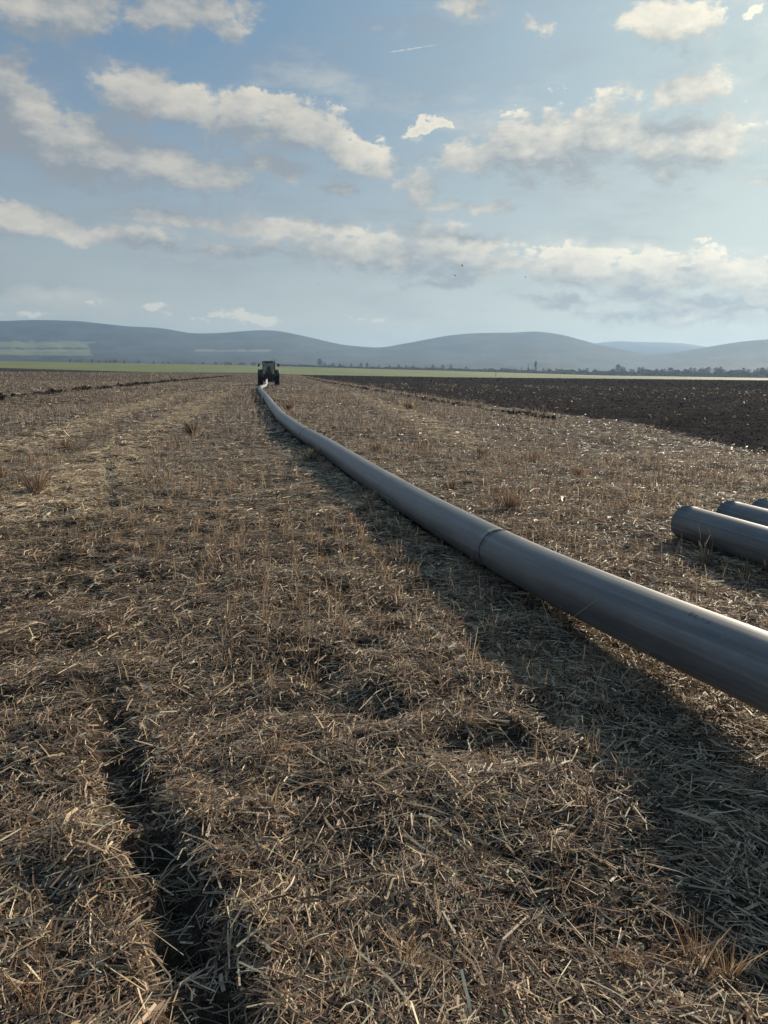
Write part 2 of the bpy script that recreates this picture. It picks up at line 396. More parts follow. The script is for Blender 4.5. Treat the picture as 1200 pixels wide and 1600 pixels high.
# centre disc under the camera
c0 = V[:nA]; Vc = np.vstack([c0, [[0, 0, float(c0[:, 2].mean())]]])
o = np_mesh('ground_patch', Vc, np.array([[k, (k+1) % nA, nA] for k in range(nA)])[:, ::-1], M_soil); tag(o, kind='structure')
tag(sub(cls == 1, 'ploughed_field', M_plough), kind='structure')
tag(sub(cls == 2, 'green_field', M_green), kind='structure')
tag(sub(cls == 3, 'plain', M_plain), kind='structure')

# hills
rx_ = [-900, -600, -300, 0, 60, 120, 200, 250, 300, 345, 400, 430, 480, 530, 590, 640, 700, 740, 800, 830, 870, 930, 1000, 1040, 1100, 1150, 1200, 1500, 1800, 2300]
ry_ = [545, 540, 515, 504, 502, 503.5, 512, 514, 523, 522, 517.5, 518, 528, 540, 545, 536, 525, 522, 521.5, 519, 524, 540, 554, 553, 543, 535, 531, 527, 552, 560]
ha = np.linspace(-1.0, 1.0, 700); hr = np.linspace(0, 1, 70)
HA, HT = np.meshgrid(ha, hr); HD = 2000+HT*6000
pxv = px_of(HA)
xs = np.arange(-900, 2301, 5.); ys = np.interp(xs, rx_, ry_); kk = np.hanning(13); kk /= kk.sum(); ysm = np.convolve(np.pad(ys, 6, 'edge'), kk, 'valid')
ridge = np.interp(pxv, xs, ysm); base = STRIPTOP(pxv)
t = np.clip((HD-2000)/3500, 0, 1); s = t**1.9*(.6+.4*t)
relief = fbm(pxv/55, HD/900., 4, 61)*5*np.sin(np.pi*t)
pyv = base+(ridge-base)*s-relief*np.abs(base-ridge)/60
HZ = H-(pyv-HOR(pxv))/1220*np.cos(HA)*HD
back = sst(HD, 5500, 8000); HZ = HZ*(1-back*.95); HZ[0] -= 3
HV = np.stack([HD*np.sin(HA), HD*np.cos(HA), HZ], -1).reshape(-1, 3)
n0 = len(ha); i, j = np.meshgrid(np.arange(len(hr)-1), np.arange(n0-1), indexing='ij')
HF = np.stack([i*n0+j, i*n0+j+1, (i+1)*n0+j+1, (i+1)*n0+j], -1).reshape(-1, 4)[:, ::-1]
pp = pxv.ravel(); tt = t.ravel(); pyf = pyv.ravel()
cb = np.array([.022, .031, .038])[None]*(1+1.7*fbm(pp/40, pyf/5, 4, 71)[:, None])
field = (pp < 140+18*vn(pyf/4, pyf*0, 3)) & (pyf > 535) & (pyf < 556)
cb = np.where((field & (np.abs(pyf-545.5) > 1.2))[:, None], np.array([.17, .18, .085])[None]*(1+.4*fbm(pp/60, pyf/2, 2, 73)[:, None]), cb)
f2 = (pp > 300) & (pp < 420) & (np.abs(pyf-549) < 1.3)
cb = np.where(f2[:, None], np.array([.2, .19, .13])[None], cb)
tag(np_mesh('hills', HV, HF, M_hill, None, np.clip(cb, .01, 1), True), kind='structure')
fa = np.linspace(.15, .62, 120); fr_ = np.linspace(0, 1, 14)
FA, FT = np.meshgrid(fa, fr_); pxf = px_of(FA)
fry = np.interp(pxf, [780, 850, 930, 945, 960, 985, 1000, 1030, 1060, 1090, 1130, 1200, 1260], [560, 545, 537, 535.5, 534.5, 535.5, 536, 536.5, 538, 542, 548, 556, 562])
FD = 8200+FT*1000
pyy = 575+(fry-575)*np.sin(np.clip(FT, 0, 1)*math.pi/2)**.8
FZ = H-(pyy-HOR(pxf))/1220*np.cos(FA)*FD
FV = np.stack([FD*np.sin(FA), FD*np.cos(FA), FZ], -1).reshape(-1, 3)
n0 = len(fa); i, j = np.meshgrid(np.arange(len(fr_)-1), np.arange(n0-1), indexing='ij')
FF = np.stack([i*n0+j, i*n0+j+1, (i+1)*n0+j+1, (i+1)*n0+j], -1).reshape(-1, 4)[:, ::-1]
tag(np_mesh('mountains', FV, FF, M_hill, None, np.full((len(FV), 3), .06), True), kind='structure')

# ------------------------------------------------------------------ straw litter
PAL = np.array([(.64, .48, .30), (.48, .345, .22), (.30, .205, .14), (.19, .127, .088), (.08, .055, .04), (.28, .155, .08), (.76, .65, .44), (.16, .17, .08)])
def pick(n, w):
    w = np.array(w, float); c = PAL[rng.choice(len(PAL), n, p=w/w.sum())]
    return c*(.75+.5*rng.random((n, 1)))
def sector(n, r0, r1, half=.56):
    r = np.sqrt(rng.random(n)*(r1*r1-r0*r0)+r0*r0); a = (rng.random(n)*2-1)*half
    return r*np.sin(a), r*np.cos(a)
def strips(pts, wid, roll, color):
    # pts: (n,k,3) centre points ; returns verts/faces of a ribbon per straw
    n, k, _ = pts.shape
    T = np.gradient(pts, axis=1); T /= np.linalg.norm(T, axis=2, keepdims=True)+1e-9
    up = np.zeros_like(T); up[..., 2] = 1
    S = np.cross(T, up); ln = np.linalg.norm(S, axis=2, keepdims=True)
    alt = np.zeros_like(T); alt[..., 0] = np.cos(roll*7)[:, None]; alt[..., 1] = np.sin(roll*7)[:, None]
    S = np.where(ln < .35, alt, S/(ln+1e-9)); N = np.cross(S, T)
    Wd = S*np.cos(roll)[:, None, None]+N*np.sin(roll)[:, None, None]
    w = wid.reshape(n, -1, 1) if wid.ndim > 1 else wid[:, None, None]
    a = pts-Wd*w/2; b = pts+Wd*w/2
    Vv = np.stack([a, b], 2).reshape(-1, 3)
    base_ = (np.arange(n)*k*2)[:, None]+(np.arange(k-1)*2)[None]
    Fv = np.stack([base_, base_+1, base_+3, base_+2], -1).reshape(-1, 4)
    return Vv, Fv, np.repeat(color, k*2, axis=0)
def not_in_pipe(x, y, z):
    d, t, s = pdist(x, y, PIPE_C)
    return ~((d < .14) & (y > 7.0))
SW = [np.array([gnd(*p)[:2] for p in ((-60, 720), (60, 690), (200, 640), (300, 610), (365, 592))]),
      np.array([gnd(*p)[:2] for p in ((60, 800), (170, 720), (260, 660), (330, 622), (385, 595))]),
      np.array([gnd(*p)[:2] for p in ((760, 700), (640, 650), (560, 618), (500, 600))])]
def greyer(c, y):      # haze-like veil painted into the straw colour, greyer farther into the field
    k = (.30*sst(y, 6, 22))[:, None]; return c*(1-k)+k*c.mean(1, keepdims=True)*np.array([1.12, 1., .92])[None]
def swath(x, y):
    m = np.zeros(np.shape(x))
    for p in SW: m = np.maximum(m, np.exp(-(pdist(x, y, p)[0]/.75)**4))
    return m
def litter(n, r0, r1, lmean, wmm, thick, w, cover=0., half=.56, base_keep=.32, only_sw=False):
    x, y = sector(n, r0, r1, half)
    den = vn(x/.33, y/.33, 81)*.75+vn(x/.9, y/.9, 82)*.6+vn(x/.12, y/.12, 83)*.6-.10
    keep = (rng.random(n) < base_keep) | (den+rng.normal(0, .10, n) > cover-np.where(r0 < 9, .36, .34))
    keep &= (x < LX(y)+.2)
    sw = swath(x, y) if r1 > 9 else 0*x
    if only_sw: keep &= sw > .3
    dr, tr, _ = pdist(x, y, rutpts)
    keep &= ~((dr < .10) & (tr < 7) & (rng.random(n) < .72))
    x = x[keep]; y = y[keep]; den = den[keep]; sw = sw[keep]; n = len(x)
    L = lmean*np.exp(rng.normal(0, .45, n)); L = np.minimum(L, .42)
    # straw lies in swirls: a local heading plus scatter
    head = vn(x/.8, y/.8, 84)*7+rng.normal(0, .85, n)+np.where(rng.random(n) < .35, rng.random(n)*6.28, 0)
    tilt = rng.normal(0, .07, n)
    tilt = np.where(rng.random(n) < .03, rng.uniform(.25, 1.0, n), tilt)
    z0 = height(x, y)+thick*np.abs(rng.normal(.35, .45, n))*np.clip(.6+1.6*(den+.3), .15, 1.5)+.004
    dx = np.cos(head)*np.cos(tilt); dy = np.sin(head)*np.cos(tilt); dz = np.sin(tilt)
    d = np.stack([dx, dy, dz], -1)
    c = np.stack([x, y, z0], -1)
    ends = []
    for sgn in (-1, 1):
        e = c+d*(L/2)[:, None]*sgn
        hz = height(e[:, 0], e[:, 1])+.003 if r1 < 12 else z0*0-9
        lift = np.where(np.abs(tilt) < .3, .0, .0)
        e[:, 2] = np.maximum(e[:, 2]+lift, hz); ends.append(e)
    bend = rng.normal(0, .085, (n, 3))*L[:, None]; bend[:, 2] = np.abs(bend[:, 2])*.6
    c = (ends[0]+ends[1])/2+bend
    c[:, 2] = np.maximum(c[:, 2], z0)
    pts = np.stack([ends[0], c, ends[1]], 1)
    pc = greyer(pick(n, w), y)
    dfu, tfu, _ = pdist(x, y, furpts); ok = not_in_pipe(x, y, z0) & ~((dfu < .55) & (rng.random(n) < .9))
    wid = wmm/1000*np.exp(rng.normal(0, .46, n))
    return strips(pts[ok], wid[ok], rng.uniform(-.9, .9, n)[ok], (pc*(1-sw[:, None])+pick(n, [3, 2, 1, .3, .1, .1, 3, 0])*1.15*sw[:, None])[ok])
def merge(parts):
    Vs, Fs, Cs, o_ = [], [], [], 0
    for v, f, c in parts: Vs.append(v); Fs.append(f+o_); Cs.append(c); o_ += len(v)
    return np.vstack(Vs), np.vstack(Fs), np.vstack(Cs)
WN = [1.9, 2.2, 2.2, 2.1, 1.7, .45, .95, .12]
WF = [2.6, 2.2, 1.8, 1.2, .7, .25, 2.2, .10]
parts = [litter(230000, 9, 60, .12, 9, .03, WF, base_keep=1, only_sw=True), litter(13000, 1.3, 2.6, .085, 3.3, .020, WN), litter(37000, 2.6, 5, .085, 3.5, .022, WN), litter(64000, 5, 9, .095, 4.2, .03, WN),
         litter(95000, 9, 18, .12, 6, .05, WF), litter(80000, 18, 40, .16, 13, .06, WF), litter(50000, 40, 110, .25, 28, .06, WF),
         # short chaff between the straws
         litter(34000, 1.3, 3.2, .024, 2.8, .015, WN), litter(46000, 3.2, 6.5, .034, 3.6, .018, WN)]
Vl, Fl, Cl = merge(parts)
o = np_mesh('straw_litter', Vl, Fl, M_straw, None, Cl)
tag(o, 'loose cut straw lying thick over the whole field', None, None, 'stuff')

# standing cut stems (stubble) in loose drill rows
def stems(n, r0, r1, hmean, wmm, w, half=.56, clump=.0):
    x, y = sector(n, r0, r1, half)
    rowdir = R_(-9); u = x*math.cos(rowdir)-y*math.sin(rowdir)
    ru = np.round(u/.25)*.25+rng.normal(0, .035, n); x = x+(ru-u)*math.cos(rowdir); y = y-(ru-u)*math.sin(rowdir)
    den = vn(x/.5, y/.5, 91)+vn(x/2.6, y/2.6, 92)*1.1+.5*vn(x/.14, y/.14, 93)
    dfu, tfu, _ = pdist(x, y, furpts)
    keep = (den > clump+rng.normal(0, .12, n)) & (x < LX(y)+.1) & (dfu > .7) & ((swath(x, y) < .5) | (rng.random(n) < .15))
    dr, tr, _ = pdist(x, y, rutpts); keep &= ~((dr < .18) & (tr < 7))
    dp, tp, _ = pdist(x, y, PIPE_C); keep &= ~((dp < .22) & (y > 4.6))
    x = x[keep]; y = y[keep]; n = len(x)
    h = hmean*np.exp(rng.normal(0, .4, n)); lean = np.abs(rng.normal(0, .30, n)); a = rng.random(n)*6.28
    z = height(x, y)-.01
    p0_ = np.stack([x, y, z], -1); d = np.stack([np.cos(a)*np.sin(lean), np.sin(a)*np.sin(lean), np.cos(lean)], -1)
    mid = p0_+d*(h*.55)[:, None]
    d2 = d+np.stack([np.cos(a), np.sin(a), -.4+0*a], -1)*rng.uniform(0, .5, n)[:, None]
    top = mid+d2*(h*.45)[:, None]
    pts = np.stack([p0_, mid, top], 1)
    wid = (wmm/1000*np.exp(rng.normal(0, .3, n)))[:, None]*np.array([1, .9, .5])[None]
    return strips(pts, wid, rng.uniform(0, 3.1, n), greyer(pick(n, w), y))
WS = [1.2, 2.2, 2.4, 1.4, .7, .5, .5, .10]
Vs, Fs, Cs = merge([stems(3500, 1.5, 4, .07, 3, WS, clump=.25), stems(14000, 4, 10, .11, 4, WS, clump=.12), stems(52000, 10, 25, .15, 6.5, WS, clump=.10),
                    stems(80000, 25, 60, .18, 13, WS, clump=.08), stems(50000, 60, 150, .18, 32, WS, clump=0), stems(22000, 150, 310, .25, 80, WS, clump=-.1)])
tag(np_mesh('stubble', Vs, Fs, M_tuft, None, Cs), 'short cut stems still standing in the stubble field', None, None, 'stuff')

# soil clods on the ploughed field
ico = bmesh.new(); bmesh.ops.create_icosphere(ico, subdivisions=1, radius=1); iv = np.array([v.co[:] for v in ico.verts]); itf = np.array([[v.index for v in f.verts] for f in ico.faces]); ico.free()
def clods(n, r0, r1, smin, smax, reg):
    x, y = sector(n, r0, r1, .56); ok = reg(x, y); x = x[ok]; y = y[ok]; n = len(x)
    s = smin*np.exp(rng.random(n)**2*math.log(smax/smin))
    z = height(x, y)+s*.2
    jit = 1+rng.normal(0, .22, (n, len(iv), 1))
    Vc = iv[None]*jit*s[:, None, None]*np.array([1.1, 1, .7])[None, None]+np.stack([x, y, z], -1)[:, None]
    Fc = itf[None]+(np.arange(n)*len(iv))[:, None, None]
    return Vc.reshape(-1, 3), Fc.reshape(-1, 3)
pl_ = lambda x, y: (x > LX(y)+.2) & (np.hypot(x, y) < DG(px_of(np.arctan2(x, y))))
cv = [clods(30000, 12, 40, .010, .034, pl_), clods(32000, 40, 150, .02, .07, pl_), clods(40000, 150, 430, .05, .18, pl_)]
tag(np_mesh('soil_clods', np.vstack([c[0] for c in cv]), np.vstack([cv[0][1], cv[1][1]+len(cv[0][0]), cv[2][1]+len(cv[0][0])+len(cv[1][0])]), M_plough, None, None, False), 'dark broken clods covering the ploughed field', None, None, 'stuff')
x, y = sector(26000, 1.3, 9, .56); 
ok = (vn(x/.33, y/.33, 81)*.75+vn(x/.9, y/.9, 82)*.6+vn(x/.12, y/.12, 83)*.6-.10 < -.02)|(pdist(x, y, rutpts)[0] < .16); x, y = x[ok], y[ok]; n = len(x)
sz = .0025*np.exp(rng.random(n)**3*math.log(6))
Vc = iv[None]*(1+rng.normal(0, .22, (n, len(iv), 1)))*sz[:, None, None]+np.stack([x, y, height(x, y)+sz*.4], -1)[:, None]
tag(np_mesh('soil_crumbs', Vc.reshape(-1, 3), (itf[None]+(np.arange(n)*len(iv))[:, None, None]).reshape(-1, 3), M_soil, None, None, False), 'small crumbs of dark soil between the straw', None, None, 'stuff')
# thrown-up soil along the old furrow and beside the ploughed land
def ridge(pts, n, smin, smax, wdt, hgt):
    pts = np.asarray(pts, float); seg = np.linalg.norm(np.diff(pts, axis=0), axis=1); cu = np.r_[0, np.cumsum(seg)]
    dist0 = np.hypot(pts[0][0], pts[0][1]); q = rng.random(n)**1.5*cu[-1]
    x = np.interp(q, cu, pts[:, 0])+rng.normal(0, wdt, n); y = np.interp(q, cu, pts[:, 1])+rng.normal(0, wdt, n)
    k = np.clip(.55+1.6*vn(q/1.7, q*0, 77)+.8*vn(q/.5, q*0, 78), 0, 1.5); ok = rng.random(n) < k+.15; x, y, k = x[ok], y[ok], k[ok]; n = len(x)
    sz = smin*np.exp(rng.random(n)**2*math.log(smax/smin)); z = height(x, y)+rng.random(n)*hgt*k
    Vc = iv[None]*(1+rng.normal(0, .22, (n, len(iv), 1)))*sz[:, None, None]+np.stack([x, y, z], -1)[:, None]
    return Vc.reshape(-1, 3), (itf[None]+(np.arange(n)*len(iv))[:, None, None]).reshape(-1, 3)
rv, rf = ridge(furpts, 6500, .04, .15, .16, .20)
tag(np_mesh('soil_ridge', rv, rf, M_plough, None, None, False), 'low dark ridge of thrown soil crossing the stubble on the left', None, None, 'stuff')
rv, rf = ridge(furpts3, 2600, .03, .11, .22, .08)
tag(np_mesh('soil_ridge', rv, rf, M_plough, None, None, False), 'faint line of soil lumps beside the ploughed field', None, None, 'stuff')
# pale trash scattered on the ploughed field
x, y = sector(5000, 14, 120, .56); ok = pl_(x, y) & (vn(x/2, y/6, 96) > -.1); x = x[ok]; y = y[ok]; n = len(x)
a = rng.random(n)*6.28; L = .08+.14*rng.random(n)*np.hypot(x, y)/40; tl = rng.normal(0, .6, n)
c = np.stack([x, y, height(x, y)+.05], -1); d = np.stack([np.cos(a)*np.cos(tl), np.sin(a)*np.cos(tl), np.sin(tl)], -1)*L[:, None]
pts = np.stack([c-d/2, c+d/2*.1, c+d/2], 1)
tv = strips(pts, .008+.018*np.hypot(x, y)/40, rng.uniform(0, 3, n), pick(n, WF)*.8)
tag(np_mesh('field_trash', *tv[:2], M_straw, None, tv[2]), 'pale straw remains scattered over the dark ploughed soil', None, None, 'stuff')

# ------------------------------------------------------------------ individual tufts
def tuft(px, py, h, spread, nb, w, label, lean=0.):
    g0 = gnd(px, py); x0, y0 = g0[0], g0[1]; z0 = float(height(np.array([x0]), np.array([y0]))[0])-.01
    n = nb; r = np.abs(rng.normal(0, spread*.28, n)); a = rng.random(n)*6.28
    bx = r*np.cos(a); by = r*np.sin(a)
    h = h*(1.35 if py < 1100 else 1.); hh = h*rng.uniform(.45, 1.05, n); ln = np.clip(r/spread*1.1+rng.normal(0, .12, n)+.06, .0, 1.0)
    d = np.stack([np.cos(a)*np.sin(ln)+lean, np.sin(a)*np.sin(ln), np.cos(ln)], -1)
    p = np.stack([bx, by, 0*bx], -1); pts = [p]
    for k in range(3):
        d = d+np.stack([np.cos(a), np.sin(a), -.25+0*a], -1)*.16*rng.random((n, 1))
        p = p+d*(hh/3)[:, None]; pts.append(p)
    pts = np.stack(pts, 1)
    wid = (max(.0028, y0*.00085)*np.exp(rng.normal(0, .3, n)))[:, None]*np.array([1, 1, .8, .35])[None]
    v, f, c = strips(pts, wid, rng.uniform(0, 3.1, n), pick(n, w))
    o = np_mesh('stubble_tuft', v, f, M_tuft, None, c); o.location = (x0, y0, z0)
    tag(o, label, 'grass tuft', 'dry tufts standing up from the stubble')
WR = [.4, 1.2, 1.0, .6, .5, 3.0, .1, .05]; WD = [.2, .8, 2.2, 2.2, 1.2, .6, .1, .1]; WG = [.3, 1, 1.2, 1, .6, .3, .2, 1.8]
TUFTS = [(1095, 1500, .17, .16, 90, WR, 'rusty orange tuft at the shadow edge near the bottom right corner'),
 (1140, 1520, .12, .10, 40, WR, 'small golden tuft beside the rusty tuft in the bottom right corner'),
 (985, 1510, .10, .10, 35, WR, 'thin reddish tuft left of the rusty tuft at the shadow edge'),
 (630, 1515, .15, .10, 45, WR, 'brown tuft with a reddish stalk at the bottom centre'),
 (540, 1520, .13, .12, 45, WG, 'low green brown tuft at the bottom, left of the reddish stalk tuft'),
 (60, 1590, .24, .06, 16, WR, 'tall thin brown stalk in the bottom left corner'),
 (430, 1190, .16, .08, 30, WD, 'dark upright tuft in the middle foreground between rut and pipe shadow'),
 (300, 680, .34, .30, 90, WD, 'dark tuft standing alone on the left before the tractor'),
 (55, 768, .26, .26, 110, WD, 'wide dark tuft near the left edge of the field'),
 (3, 745, .24, .14, 50, WD, 'dark tuft cut by the left edge of the picture'),
 (795, 795, .30, .16, 110, WD, 'tallest brown tuft just behind the pipe joint'),
 (755, 790, .14, .14, 40, WD, 'short tuft beside the tallest brown tuft'),
 (705, 765, .18, .16, 60, WD, 'bushy tuft left of the tallest tuft behind the pipe'),
 (655, 705, .22, .30, 80, WD, 'broad tuft in the stubble behind the middle of the pipe'),
 (750, 715, .20, .24, 60, WD, 'broad low tuft nearer the ploughed field than the pipe'),
 (590, 705, .20, .24, 60, WD, 'tuft close behind the pipe halfway to the tractor'),
 (835, 722, .22, .26, 60, WD, 'round tuft at the edge of the ploughed field'),
 (905, 745, .16, .20, 50, WD, 'low tuft between the pipe stack and the ploughed field'),
 (487, 722, .24, .30, 90, WG, 'greenish tuft growing against the shaded side of the pipe'),
 (515, 745, .16, .22, 60, WG, 'lower greenish tuft in the pipe shadow'),
 (575, 800, .20, .20, 40, WG, 'thin grey tuft inside the pipe shadow'),
 (1105, 880, .14, .14, 34, WG, 'pale blades in the shade in front of the stacked pipes'),
 (1165, 905, .14, .16, 40, WG, 'green grey blades under the nearest stacked pipe'),
 (770, 1200, .10, .08, 24, WR, 'small brown tuft beside the outer edge of the pipe shadow'),
 (870, 960, .12, .09, 26, WR, 'small sunlit tuft under the raised pipe'),
 (105, 700, .2, .3, 60, WD, 'low wide tuft in the left of the stubble'),
 (640, 640, .4, .5, 60, WD, 'far tuft beside the ploughed field halfway to the tractor'),
 (450, 640, .3, .4, 60, WR, 'reddish weeds growing right of the pipe near the tractor')]
for t_ in TUFTS: tuft(*t_)

# ------------------------------------------------------------------ pipes
def smooth_path(pts, step=.12):
    P_ = np.array(pts, float); d = np.r_[0, np.cumsum(np.linalg.norm(np.diff(P_, axis=0), axis=1))]
    s = np.arange(0, d[-1], step); Q = np.stack([np.interp(s, d, P_[:, k]) for k in range(3)], -1)
    kw = 13; kr = np.hanning(kw+2)[1:-1]; kr /= kr.sum()
    for _ in range(3):
        pad = np.vstack([2*Q[0]-Q[kw//2:0:-1], Q, 2*Q[-1]-Q[-2:-kw//2-1:-1]])
        Q = np.stack([np.convolve(pad[:, k], kr, 'valid') for k in range(3)], -1)
    return Q
def frames(Q):
    T = np.gradient(Q, axis=0); T /= np.linalg.norm(T, axis=1)[:, None]
    S = np.cross(T, [0, 0, 1]); S /= np.linalg.norm(S, axis=1)[:, None]; U = np.cross(S, T)
    return T, S, U
def tube(name, Q, r, mat, parent, seg=72, inner=None, s0=0., ang=(0, 2*math.pi)):
    T, S, U = frames(Q); n = len(Q); rr = np.full(n, r) if np.isscalar(r) else np.asarray(r)
    full = abs(ang[1]-ang[0]-2*math.pi) < 1e-6
    th = np.linspace(ang[0], ang[1], seg+1)
    def shell(rad):
        return Q[:, None]+rad[:, None, None]*(np.cos(th)[None, :, None]*S[:, None]+np.sin(th)[None, :, None]*U[:, None])
    Vv = shell(rr).reshape(-1, 3); m = seg+1
    i, j = np.meshgrid(np.arange(n-1), np.arange(seg), indexing='ij')
    Fv = np.stack([i*m+j, i*m+j+1, (i+1)*m+j+1, (i+1)*m+j], -1).reshape(-1, 4)
    sl = s0+np.r_[0, np.cumsum(np.linalg.norm(np.diff(Q, axis=0), axis=1))]
    UV = np.stack(np.broadcast_arrays(sl[:, None], (th/6.283)[None]), -1).reshape(-1, 2)
    if inner:
        Vi = shell(rr-inner).reshape(-1, 3); off = len(Vv)
        Fi = Fv[:, ::-1]+off
        rim = []
        for row, flip in ((0, 1), (n-1, 0)):
            for q in range(seg):
                a, b_ = row*m+q, row*m+q+1; f = [a, b_, b_+off, a+off]; rim.append(f if flip else f[::-1])
        Fv = np.vstack([Fv, Fi, np.array(rim)]); Vv = np.vstack([Vv, Vi]); UV = np.vstack([UV, UV])
    o = np_mesh(name, Vv, Fv, mat, parent, None, True)
    uvl = o.data.uv_layers.new(name='UVMap'); li = Fv.ravel()
    uvl.data.foreach_set('uv', UV[li].astype(np.float32).ravel())
    return o
PR = .187
root = empty('long_pipe', (2.1, 3.0, 0))
tag(root, 'long dark grey plastic pipe snaking across the field to the tractor', 'pipe')
bpy.context.view_layer.update()
off = Vector(root.location)
def child_fix(o): o.matrix_parent_inverse = Matrix.Translation(-off)
Q = smooth_path(PIPE_C[::-1], .10)
ds = np.r_[0, np.cumsum(np.linalg.norm(np.diff(Q, axis=0), axis=1))]
jn = int(np.argmin(np.hypot(Q[:, 0]-.97, Q[:, 1]-6.62)))        # the visible joint
sj = ds[jn]; LEN = 12.5
cuts = [0]+sorted([int(np.argmin(abs(ds-(sj+k*LEN)))) for k in range(-1, 9) if 0 < sj+k*LEN < ds[-1]-5])+[int(np.argmin(abs(ds-(ds[-1]-3.2))))]
for a, b_ in zip(cuts, cuts[1:]):
    if b_-a < 3: continue
    child_fix(tube('pipe_section', Q[a:b_+1], PR, M_pipe, root, 80, .02, ds[a]))
for c_ in cuts[1:-1]:
    q = Q[c_-1:c_+2]; T = q[2]-q[0]; T = T/np.linalg.norm(T)
    qq = np.array([Q[c_]+T*t_ for t_ in (-.007, -.005, 0, .005, .007)])
    child_fix(tube('weld_bead', qq, [PR+.0005, PR+.002, PR+.0025, PR+.002, PR+.0005], M_seam, root, 80))
# tow head: steel cone climbing to the tractor hitch
M_steel = plain('tow_head_steel', (.55, .46, .44), .45, .2)
qh = Q[cuts[-1]:]; nh = len(qh)
child_fix(tube('tow_head', qh, np.interp(np.linspace(0, 1, nh), [0, .05, .5, 1], [PR+.003, PR+.003, PR*.75, PR*.28]), M_steel, root, 32))
# scuffs and printed marks hugging the surface
def on_pipe(path, s, th, lift=.0015):
    T, S, U = frames(path); sl = np.r_[0, np.cumsum(np.linalg.norm(np.diff(path, axis=0), axis=1))]
    s = np.asarray(s, float); C_ = np.stack([np.interp(s, sl, path[:, k]) for k in range(3)], -1)
    Sx = np.stack([np.interp(s, sl, S[:, k]) for k in range(3)], -1); Ux = np.stack([np.interp(s, sl, U[:, k]) for k in range(3)], -1)
    th = np.asarray(th)
    return C_+(PR+lift)*(np.cos(th)[..., None]*Sx+np.sin(th)[..., None]*Ux)
def ribbon(name, path, s, th, w, mat, parent):
    s = np.asarray(s); th = np.asarray(th); w = np.broadcast_to(w, s.shape)/PR
    a = on_pipe(path, s, th-w/2); b_ = on_pipe(path, s, th+w/2); n = len(s)
    Vv = np.stack([a, b_], 1).reshape(-1, 3); k = np.arange(n-1)*2
    return np_mesh(name, Vv, np.stack([k, k+1, k+3, k+2], -1), mat, parent, None, True)
# the side facing the camera is +S or -S depending on the travel direction; here travel runs away, S points right, so the near side is pi
def s_at(y): return float(np.interp(-y, -Q[::-1][:, 1], ds[::-1])) if False else float(ds[int(np.argmin(abs(Q[:, 1]-y)+(Q[:, 2] > 2)*9))])
def wav(s0, s1, t0, t1, amp, n=60, seed=1):
    s = np.linspace(s0, s1, n); return s, np.linspace(t0, t1, n)+amp*vn(np.linspace(0, 6, n), np.zeros(n), seed)
for (ya, yb, t0, t1, amp, w_, sd_) in ((12.2, 10.9, 2.35, 2.55, .5, .006, 3), (10.9, 9.2, 2.3, 2.5, .25, .004, 5), (8.1, 7.0, 2.62, 2.55, .12, .005, 7), (26, 17, 2.4, 2.5, .25, .008, 9), (6.5, 5.2, 2.3, 2.25, .1, .003, 12)):
    s, th = wav(s_at(ya), s_at(yb), t0, t1, amp, 80, sd_)
    child_fix(ribbon('scuff_line', Q, s, th, w_*np.clip(.6+vn(np.linspace(0, 20, 80), np.zeros(80), sd_+40)*1.2, .15, 1.2), M_scratch, root))
s0 = s_at(4.0)
def bar(ds_, th_, ls, w_): child_fix(ribbon('printed_mark', Q, np.linspace(s0-ds_, s0-ds_-ls, 4), np.full(4, th_), w_, M_ink, root))
for g_, gl in enumerate(((1, 1, 1, 1), (1, 1, 0, 0), (0, 0, 1, 0), (0, 1, 1, 0))):     # worn, broken characters of the print line
    d0_ = g_*.048; t0_ = 1.97+.01*g_
    if gl[0]: bar(d0_, t0_, .007, .030)
    if gl[1]: bar(d0_+.007, t0_+.075, .022, .006)
    if gl[2]: bar(d0_+.007, t0_, .018, .006)
    if gl[3]: bar(d0_+.007, t0_-.075, .022, .006)

# stacked short pipes on the right
def lie_pipe(px0, py0, px1, py1, label, ln=11.0):
    a = gnd(px0, py0, PR+.0); b_ = gnd(px1, py1, PR)
    d = (b_-a); d[2] = 0; d /= np.linalg.norm(d)
    a = a.copy(); a[2] = PR-.012
    r = empty('short_pipe', (a[0], a[1], 0)); tag(r, label, 'pipe', 'loose pipes lying side by side')
    path = a+d*np.linspace(0, ln, 60)[:, None]; path[:, 2] += .0
    o = tube('pipe_wall', path, PR, M_pipe, r, 80, .02, px0)
    o.matrix_parent_inverse = Matrix.Translation(-Vector(r.location))
    # pale lengthwise stripe on the side facing the camera
    s = np.linspace(.01, ln-.01, 60)
    st = ribbon('pale_stripe', path, s, np.full(60, .52), .007, M_stripe, r); st.matrix_parent_inverse = Matrix.Translation(-Vector(r.location))
    return r
D3 = (.25, -1.0)
def second(a_px, a_py):
    g0 = gnd(a_px, a_py, PR); e = g0+np.array([D3[0], D3[1], 0])*1.0
    return g0, e
def lie_from(pt, label, ln=11.0):
    a = np.array([pt[0], pt[1], PR-.012]); d = np.array([D3[0], D3[1], 0.]); d /= np.linalg.norm(d)
    r = empty('short_pipe', (a[0], a[1], 0)); tag(r, label, 'pipe', 'loose pipes lying side by side')
    path = a+d*np.linspace(0, ln, 60)[:, None]
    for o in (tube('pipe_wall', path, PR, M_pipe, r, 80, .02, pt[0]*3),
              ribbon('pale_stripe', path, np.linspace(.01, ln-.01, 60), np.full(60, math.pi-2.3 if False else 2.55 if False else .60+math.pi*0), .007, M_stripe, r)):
        o.matrix_parent_inverse = Matrix.Translation(-Vector(r.location))
lie_from((3.30, 8.25), 'nearest loose grey pipe, leftmost of the three lying at the right edge')
lie_from((3.93, 8.62), 'middle loose grey pipe between two others at the right edge')
